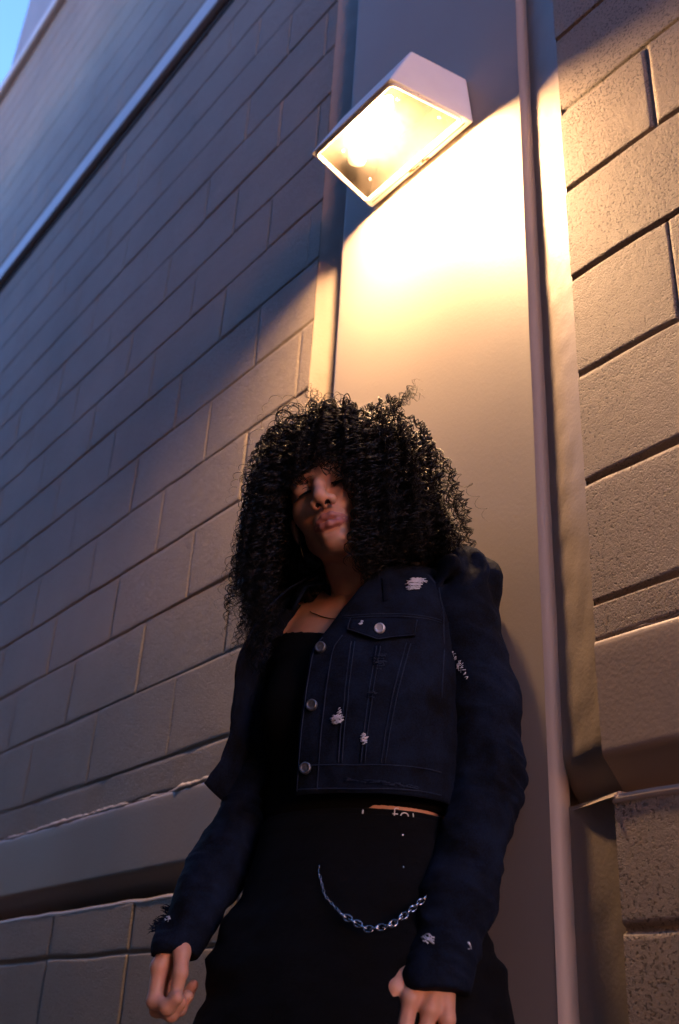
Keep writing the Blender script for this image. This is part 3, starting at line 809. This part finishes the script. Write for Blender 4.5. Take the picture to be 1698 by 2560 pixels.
# white lettering, its lower half tucked behind the folded band
mb = MB(); yb = -.316
def pl_(pts, r=.00085): mb.tube(np.array([wsurf(a, d, .0012) for a, d in pts]), r, 6)
x0 = .0455; NL = lambda: (mb.build('letter', M['print'], jeans), mb.__init__())
pl_([(x0, yb-.0005), (x0-.0002, yb-.0055)], .0011)
NL(); x0 = .084
pl_([(x0+.0042, yb+.0042)]+[(x0+.0018+.0020*math.cos(t), yb+.0022+.0020*math.sin(t)) for t in np.linspace(1.6, 3.1, 5)]+[(x0, yb-.006)])
pl_([(x0-.0024, yb-.0036), (x0+.0040, yb-.0036)])
NL(); x1 = .0955; pl_([(x1+.0042*math.cos(t), yb-.0052+.0042*math.sin(t)) for t in np.linspace(np.pi, 0, 10)])
NL(); x2 = .1045; pl_([(x2, yb-.0006), (x2+.0008, yb-.0052)], .0008)
NL()
mb = MB()
for d0 in (-.322,):
    t = np.linspace(-1.35, 1.35, 60); a = WA(d0)*np.sin(t); c = .006+WBk(d0)*np.cos(t)
    P = np.stack([BW(np.stack([a*(1+k), c*(1+k)+0*a, np.full_like(a, dd)], -1)) for dd, k in ((-.3215,.000),(-.3225,.020),(-.340,.026),(-.352,.024),(-.354,.0))])
    mb.grid(P)
mb.build('waistband', M['jeans'], jeans)

# ---- wallet chain, links alternately turned
cp = np.array([(-.006,.110,-.366), (-.004,.122,-.398), (.010,.133,-.427), (.038,.141,-.451), (.074,.144,-.468), (.100,.139,-.463), (.119,.129,-.447), (.134,.104,-.425)])
tt = np.linspace(0, 1, len(cp)); ts = np.linspace(0, 1, 400)
from math import comb
cc = np.stack([np.interp(ts, tt, cp[:,i]) for i in range(3)], -1)
for _ in range(60): cc[1:-1] = (cc[:-2]+cc[1:-1]*2+cc[2:])/4
arc = np.concatenate([[0], np.cumsum(np.linalg.norm(np.diff(cc, axis=0), axis=1))])
pos = np.concatenate([np.arange(.005, arc[-1]*.42, .0052), np.arange(arc[-1]*.42, arc[-1], .0078)]); wch = None
mb = MB()
for i, s_ in enumerate(pos):
    c = np.array([np.interp(s_, arc, cc[:,k]) for k in range(3)]); c2 = np.array([np.interp(min(s_+.003, arc[-1]), arc, cc[:,k]) for k in range(3)])
    d = c2-c; d /= np.linalg.norm(d)+1e-9; n1 = np.cross(d, V3(.1,1,.15)); n1 /= np.linalg.norm(n1); n2 = np.cross(d, n1)
    big = .85 if .42 < s_/arc[-1] else .34
    w_ = (n1*(1 if i % 2 else .25)+n2*(.25 if i % 2 else 1)); w_ /= np.linalg.norm(w_)
    t = np.linspace(0, 2*np.pi, 15)[:-1]
    mb.tube(BW(c+(.0072*big*np.cos(t))[:,None]*d+(.0048*big*np.sin(t))[:,None]*w_), .0014*big, 6, closed=True)
wc = mb.build('wallet_chain', M['steel'], person); wc['label'] = 'silver chain looped across the black jeans'
for c, r_ in (((.104,.112,-.352), .0022), ((.108,.118,-.392), .0018)):
    mb = MB(); mb.ellipsoid(BW(c), (r_,)*3); mb.build('rivet', M['steel'], jeans)

# ---- shoes
for sx in (-1, 1):
    def shoe(p):
        d = chain(p, [(sx*.107,-.055,GD+.045), (sx*.108,.0,GD+.045), (sx*.116,.10,GD+.038), (sx*.124,.175,GD+.032)], [.043,.046,.044,.034], .02)
        d = smin(d, cap(p, (sx*.105,-.03,GD+.05), (sx*.105,-.02,GD+.12), .045, .048), .02)
        return np.maximum(d, GD+.014-p[...,2])
    sv, sq = surfnet(shoe, (sx*.11-.08,-.12,GD), (sx*.11+.08,.23,GD+.18), .006)
    sh = mk('shoe', BW(sv), sq[:, ::-1], M['jeans'], person)
    def sole(p): 
        q2 = p.copy(); q2[...,2] = GD+.04
        d = chain(q2, [(sx*.107,-.055,GD+.04), (sx*.108,.0,GD+.04), (sx*.116,.10,GD+.04), (sx*.124,.175,GD+.04)], [.045,.045,.046,.036], .02)
        return np.maximum(d, np.abs(p[...,2]-(GD+.010))-.0095)
    sv, sq = surfnet(sole, (sx*.11-.08,-.12,GD-.01), (sx*.11+.08,.23,GD+.03), .005)
    mk('sole', BW(sv), sq[:, ::-1], M['sole'], sh)

# ---- cropped denim jacket
JR = np.array([(-.300,.150,.128),(-.27,.149,.132),(-.22,.151,.138),(-.16,.153,.138),(-.10,.153,.130),(-.05,.150,.115),(-.01,.146,.098),(.02,.136,.084),(.045,.112,.070),(.062,.086,.062)])
JA = lambda d: np.interp(d, JR[:,0], JR[:,1]); JB = lambda d: np.interp(d, JR[:,0], JR[:,2])
NE = 2.3
def jsurf(a, d, off=0.):
    a = np.asarray(a, float); A, B = JA(d), JB(d)
    c = B*np.maximum(1-np.abs(np.clip(a/A, -1, 1))**NE, 0)**(1/NE)
    return BW(np.stack([a+0*c, c+.004+off, np.asarray(d, float)+0*c], -1))
ledge_a = lambda d: np.interp(d, [-.30,-.27,-.18,-.10,-.06,-.02,.02,.062], [-.042,-.040,-.034,-.030,-.008,.012,.030,.050])
def th_of(a, d):
    x = np.clip(a/JA(d), -1, 1); return np.arcsin(np.sign(x)*np.abs(x)**(NE/2))
rows_d = np.concatenate([np.linspace(-.300, .0, 44), np.linspace(.008, .062, 10)])
NT = 150; P = []
for d in rows_d:
    t0 = th_of(ledge_a(d), d)
    ra = np.interp(d, [-.30,-.19,-.08,-.03,.02,.062], [-1.50,-1.42,-1.10,-.80,-.62,-.75])   # right front edge, swung open
    t = t0+(2*np.pi+ra-t0)*np.linspace(0, 1, NT)
    s, c = np.sin(t), np.cos(t); A, B = JA(d), JB(d)
    x = A*np.sign(s)*np.abs(s)**(2/NE); y = .004+B*np.sign(c)*np.abs(c)**(2/NE)
    w_ = np.clip((t-(2*np.pi+ra-.75))/.75, 0, 1)          # near the open edge the cloth stands away from the body
    fl = np.interp(d, [-.30,-.25,-.15,-.02,.06], [.062,.036,.018,.012,.0])
    x -= fl*w_**1.5; y += (.045+.3*fl)*w_**1.2*np.interp(d, [-.30,-.1,.02,.06], [1,1,.4,0])
    z = d+np.interp(d, [-.30,-.2], [1,0])*(.034*w_**3-.010*np.sin(w_*np.pi))
    P.append(np.stack([x, y, np.full_like(x, 0)+z], -1))
P = np.array(P)
q = P*V3(1,1,1.0)
rip = .0045*(.3-np.abs(vnoise(q*V3(1.2,1.2,.9)+q[...,:1]*V3(0,0,.7), 20, 2.)))+.0022*(.3-np.abs(vnoise(q*V3(1,1,1.6), 48, 4.)))
nrm = np.stack([P[...,0]/.15**2, P[...,1]/.13**2, P[...,2]*0], -1); nrm /= np.linalg.norm(nrm, axis=-1, keepdims=True)+1e-9
P = P+nrm*rip[...,None]
mb = MB(); mb.grid(BW(P)); jacket = mb.build('denim_jacket', M['denim'], person)
so_ = jacket.modifiers.new('thickness', 'SOLIDIFY'); so_.thickness = .0028; so_.offset = 0
jacket['label'] = 'black blue cropped denim jacket with white frayed rips and puffed shoulders'

def sleeve(A_, rs, puff, sgn, seed, ends):
    A_ = [V3(*x) for x in A_]
    def fn(p):
        d = chain(p, A_, rs, .02)
        d = smin(d, ell(p, puff, (.044,.052,.054)), .016)
        q = p.astype(float)
        # gathers at the shoulder, soft cross folds along the arm
        dl = p[...,2]
        fold = .0105*(np.abs(vnoise(q*V3(.6,.6,1.5)+q[...,:1]*V3(0,0,.9), 17, seed))-.28)+.006*(np.abs(vnoise(q*V3(.7,.7,1.8)-q[...,1:2]*V3(0,0,.8), 38, seed+3))-.28)
        amt = .45+.75*np.exp(-((dl+.26)/.09)**2)+.5*np.exp(-((dl+.45)/.06)**2)
        ph_ = np.arctan2(p[...,1]-puff[1], (p[...,0]-puff[0])*sgn+.09)
        gath = .0085*np.sin(ph_*15+3*vnoise(q, 20, seed+5))*np.exp(-((dl-.055)/.045)**2)
        return d+fold*amt+gath
    v, q = surfnet(lambda p: np.maximum(fn(p), ends-p[...,2]+(.35*(p[...,1]-A_[-1][1])-.25*sgn*(A_[-1][0]-p[...,0])*sgn)*.4), np.minimum.reduce(A_)-.11, np.maximum.reduce(A_)+.13, .0036)
    return v, q
LS = [(.148,-.006,-.005), (.176,-.018,-.14), (.182,-.018,-.25), (.160,.055,-.42), (.143,.092,-.520)]
RS = [(-.140,-.006,-.005), (-.150,-.014,-.13), (-.154,-.014,-.24), (-.198,.048,-.39), (-.222,.082,-.485)]
sl_l, sq_l = sleeve(LS, [.054,.053,.050,.045,.043], (.162,-.004,.040), 1, 3., -.535)
sl_r, sq_r = sleeve(RS, [.052,.050,.047,.038,.034], (-.155,-.004,.028), -1, 8., -.497)
for v_, q_ in ((sl_l, sq_l), (sl_r, sq_r)): mk('sleeve', BW(v_), q_[:, ::-1], M['denim'], jacket)

# collar: turned down round the neck, points lying on the chest
P = []
for i, t in enumerate(np.linspace(0, 1, 70)):
    a0 = t*2*np.pi
    ang = .50+(2*np.pi-1.15)*t
    s, c = math.sin(ang), math.cos(ang)
    pt = abs(t-.5)*2
    wdt = .048+.020*max(0, pt-.75)*4*.6
    base = V3(.074*s, -.004+.062*c, .062-.055*max(0, c)**1.5)
    out = V3(s, c, 0)
    P.append([base+out*.0, base+out*.004+V3(0,0,.016), base+out*.012+V3(0,0,.017), base+out*(.014+wdt*.45)+V3(0,0,.004), base+out*(.016+wdt*.75)+V3(0,0,-.020*(1+pt))])
mb = MB(); mb.grid(BW(np.array(P))); co = mb.build('collar', M['denim'], jacket)
so_ = co.modifiers.new('thickness', 'SOLIDIFY'); so_.thickness = .003; so_.offset = 0

# seams
mb = MB()
def seam(pts, r=.0009, off=.0035, n=24):
    pts = np.array(pts, float); t = np.linspace(0, 1, len(pts)); s_ = np.linspace(0, 1, n)
    a = np.interp(s_, t, pts[:,0]); d = np.interp(s_, t, pts[:,1]); mb.tube(jsurf(a, d, off), r, 5)
for o_ in (0, .004): seam([(ledge_a(-.045)+.01, -.047-o_), (.07, -.046-o_), (.138, -.042-o_)])
for o_ in (0, .005):
    seam([(.030+o_, -.092), (.028+o_, -.18), (.022+o_, -.262)]); seam([(.066+o_, -.10), (.060+o_, -.18), (.052+o_, -.262)]); seam([(.108-o_, -.092), (.094-o_, -.18), (.082-o_, -.262)])
for o_ in (0, .030): seam([(ledge_a(-.262)+.004, -.264-o_), (.05, -.266-o_), (.140, -.262-o_)], n=40)
for o_ in (.004, .034): seam([(ledge_a(d)+o_, d) for d in np.linspace(-.296, -.08, 14)], n=40)
seam([(.104, .048), (.128, .02), (.139, -.03), (.143, -.09), (.142, -.16)], .0011)
mb.build('stitching', M['seam'], jacket)

# pocket flap with a pointed lower edge
top_l, top_r = (.024,-.054), (.113,-.053)
P = []
for u_ in np.linspace(0, 1, 15):
    a = top_l[0]+(top_r[0]-top_l[0])*u_; dt = top_l[1]+(top_r[1]-top_l[1])*u_
    db = np.interp(u_, [0,.5,1], [-.073,-.091,-.079])
    P.append([jsurf(a, dt+(db-dt)*k, .004+.0035*np.sin(k*2.2)) for k in np.linspace(0, 1, 6)])
mb = MB(); mb.grid(np.array(P)); fl_ = mb.build('pocket_flap', M['denim'], jacket)
so_ = fl_.modifiers.new('thickness', 'SOLIDIFY'); so_.thickness = .003; so_.offset = 1
mb = MB()
P = np.array(P); mb.tube(np.vstack([P[0,:], P[1:,-1], P[-1,::-1]])+bf*.0028, .0008, 5); mb.build('flap_seam', M['seam'], jacket)
def button(a, d, r, mat, off=.006):
    c = jsurf(a, d, off); n_ = jsurf(a, d, off+.01)-c; n_ /= np.linalg.norm(n_); e = np.cross(n_, V3(0,0,1)); e /= np.linalg.norm(e); g_ = np.cross(e, n_)
    t = np.linspace(0, 2*np.pi, 25)[:-1]; mb = MB(); P = []
    for rr, h in ((.0,.0022),(.35,.0022),(.62,.0020),(.72,.0030),(.88,.0030),(1,.0018),(1,-.002)):
        P.append(c+n_*h+r*rr*(np.cos(t)[:,None]*e+np.sin(t)[:,None]*g_))
    mb.grid(np.array(P), wrap_v=True); return mb.build('button', mat, jacket)
button(.069, -.0735, .0082, M['snap'], .010)
for a, d in ((-.014,-.098), (-.018,-.184), (-.024,-.268)): button(a, d, .0085, M['button'])

# frayed rips: loose white threads
def rip(pts_fn, a, d, wa, hd, n, mat=M['thread'], slant=.15, r=.0006):
    mb = MB(); rg = np.random.default_rng(int(abs(a*9e4)+abs(d*7e3)))
    for i in range(n):
        y = (rg.random()-.5)*hd; k = math.sqrt(max(.08, 1-(2*y/hd)**2))*(.6+.5*rg.random()); x = (rg.random()-.5)*wa*.35
        s_ = np.linspace(-.5, .5, 6)*wa*k+x
        off = .0045+.0022*rg.random()+.001*np.sin(np.linspace(0, np.pi, 6))
        pt = np.array([pts_fn(a+s0_, d+y+slant*s0_+.0010*math.sin(s0_*900+i), o_) for s0_, o_ in zip(s_, off)])
        mb.tube(pt, r*(.6+.7*rg.random()), 4)
    return mb.build('rip', mat, jacket)
rip(jsurf, .100, .012, .019, .026, 34); rip(jsurf, .108, .022, .012, .012, 12)
rip(jsurf, .020, -.206, .017, .013, 22); rip(jsurf, .023, -.196, .006, .010, 8)
rip(jsurf, .057, -.232, .009, .014, 16); rip(jsurf, .041, -.062, .007, .007, 8)
rip(jsurf, .071, -.122, .018, .034, 12, M['seam'], r=.0008); rip(jsurf, .066, -.17, .012, .014, 5, M['seam'])
mb = MB()
for i in range(46):
    a = .030+.085*rng.random(); d = -.2835-.006*(a-.03)/.08+.004*(rng.random()-.5); mb.tube(jsurf(np.array([a, a+.003, a+.006]), np.array([d, d+.001*(rng.random()-.5), d+.002*(rng.random()-.5)]), .005), .0006, 4)
mb.build('frayed_hem', M['seam'], jacket)
def onsleeve(vs, target, ray):
    """nearest sleeve point seen from the target direction"""
    d = np.linalg.norm(vs-V3(*target), axis=1); return vs[np.argmin(d)]
def spatch(vs, target, wa, hd, n, mat, tilt, r=.0008, seed=1):
    rg = np.random.default_rng(seed); c = onsleeve(vs, target, None); axc = c-V3(*target)
    mb = MB(); out = V3(*NRM); ux = V3(*UX); uy = np.cross(out, ux)
    for i in range(n):
        y = (rg.random()-.5)*hd; k = math.sqrt(max(.08, 1-(2*y/hd)**2)); s_ = np.linspace(-.5, .5, 5)*wa*k*(.7+.4*rg.random())
        p_ = [c+out*(.002+.001*rg.random())+ux*(a_*math.cos(tilt)-y*math.sin(tilt))+uy*(a_*math.sin(tilt)+y*math.cos(tilt)) for a_ in s_]
        p_ = np.array([vs[np.argmin(np.linalg.norm(vs-x, axis=1))]+out*.0018 for x in p_])
        mb.tube(BW(p_), r, 4)
    mb.build('rip', mat, jacket)
NRM = (.25,.95,.1); UX = (.95,-.25,0)
spatch(sl_l, (.150,.060,-.105), .012, .050, 26, M['thread'], -.55, .0006, 2)
spatch(sl_l, (.138,.130,-.470), .026, .009, 18, M['thread'], .5, .0009, 3)
spatch(sl_l, (.186,.100,-.480), .012, .009, 9, M['thread'], .4, .0008, 4)
# torn fringe on the right cuff
mb = MB()
for i in range(70):
    c = sl_r[np.argmin(np.linalg.norm(sl_r-V3(-.268+.02*rng.random(), .06+.05*rng.random(), -.43-.035*rng.random()), axis=1))]
    e = c+V3(-.008-.008*rng.random(), .004*(rng.random()-.5), .010*(rng.random()-.4)); mb.tube(BW([c, (c+e)/2+V3(0,0,.002*rng.normal()), e]), [.0010,.0008,.0003], 4)
mb.build('frayed_cuff', M['denim'], jacket)
NRM = (-.5,.85,.1); UX = (.85,.5,0)
spatch(sl_r, (-.233,.115,-.445), .018, .006, 8, M['thread'], .2, .0006, 5)

# ---- necklace and earring
mb = MB(); t = np.linspace(-1.25, 1.25, 60)
nk = np.stack([.062*np.sin(t), .010+.060*np.cos(t)-.004, -.018-.022*np.cos(t)**2], -1)
dn = body_sdf(nk.astype(f32)); 
for it in range(12):
    g = np.stack([(body_sdf((nk+e).astype(f32))-body_sdf((nk-e).astype(f32)))/.004 for e in np.eye(3)*.002], -1)
    nk = nk-g*(body_sdf(nk.astype(f32))-.0012)[:,None]*.7
mb.tube(BW(nk), .0009, 6); mb.build('necklace', M['gold'], person)
mb = MB(); t = np.linspace(0, 2*np.pi, 40)[:-1]; mb.tube(HW(np.stack([-.070+.004*np.sin(t), .006+.017*np.sin(t), -.066+.017*np.cos(t)], -1)), .0008, 6, closed=True)
mb.build('earring', M['gold'], person)


# ------------------------------------------------------------------ unseen building added behind the camera to hold back sky light
ob = tag(block_face(OBX0, OBX1, GROUND, [(GROUND+.2*k, GROUND+.2*(k+1), .5*(k % 2)) for k in range(28)], 0, .4, 0, True, 9).build('added_alley_building', M['brick'], loc=(0, 0, 0)),
    'unseen dark brown block building, added across the alley to shape the light', 'building')
ob.rotation_euler = (0, 0, math.pi); ob.location = (0, OBY, 0)
mb = MB(); mb.box((OBX0, .1, GROUND), (OBX1, 6, GROUND+5.58)); mb.build('wall_core', M['dark'], None, smooth=False)
cr_ = bpy.data.objects['wall_core.001']; cr_.parent = ob

# ------------------------------------------------------------------ light
w = bpy.data.worlds.new('World'); S.world = w; w.use_nodes = True; nt = w.node_tree
bg = nt.nodes['Background']; sky = nt.nodes.new('ShaderNodeTexSky'); sky.sky_type = 'NISHITA'; sky.sun_disc = False
SUN_EL, SUN_ROT = math.radians(1.0), math.radians(103)
sky.sun_elevation = SUN_EL; sky.sun_rotation = SUN_ROT; sky.ozone_density = 4.0
hs = N(nt, 'ShaderNodeHueSaturation', Saturation=.95)
tn = N(nt, 'ShaderNodeMix', data_type='RGBA', blend_type='MULTIPLY'); tn.inputs[0].default_value = 1; tn.inputs[7].default_value = (1.0,.85,.85,1)
nt.links.new(sky.outputs[0], hs.inputs['Color']); nt.links.new(hs.outputs[0], tn.inputs[6]); nt.links.new(tn.outputs[2], bg.inputs['Color']); bg.inputs['Strength'].default_value = .15
sl = bpy.data.lights.new('sun', 'SUN'); sl.energy = .022; sl.angle = math.radians(65); sl.color = (.86,.90,1)
so = bpy.data.objects.new('sun', sl); COL.objects.link(so)
AZ = math.radians(103)                        # weak dusk glow from the right, added to light the face
so.rotation_euler = Vector((math.sin(AZ)*math.cos(SUN_EL), math.cos(AZ)*math.cos(SUN_EL), math.sin(SUN_EL))).to_track_quat('Z', 'Y').to_euler()
BULB.inputs['Strength'].default_value = 88

S.view_settings.view_transform = 'Standard'; S.view_settings.look = 'None'; S.view_settings.exposure = 4.8
S.render.engine = 'CYCLES'; S.cycles.use_denoising = True; S.cycles.max_bounces = 8; S.cycles.sample_clamp_indirect = 4
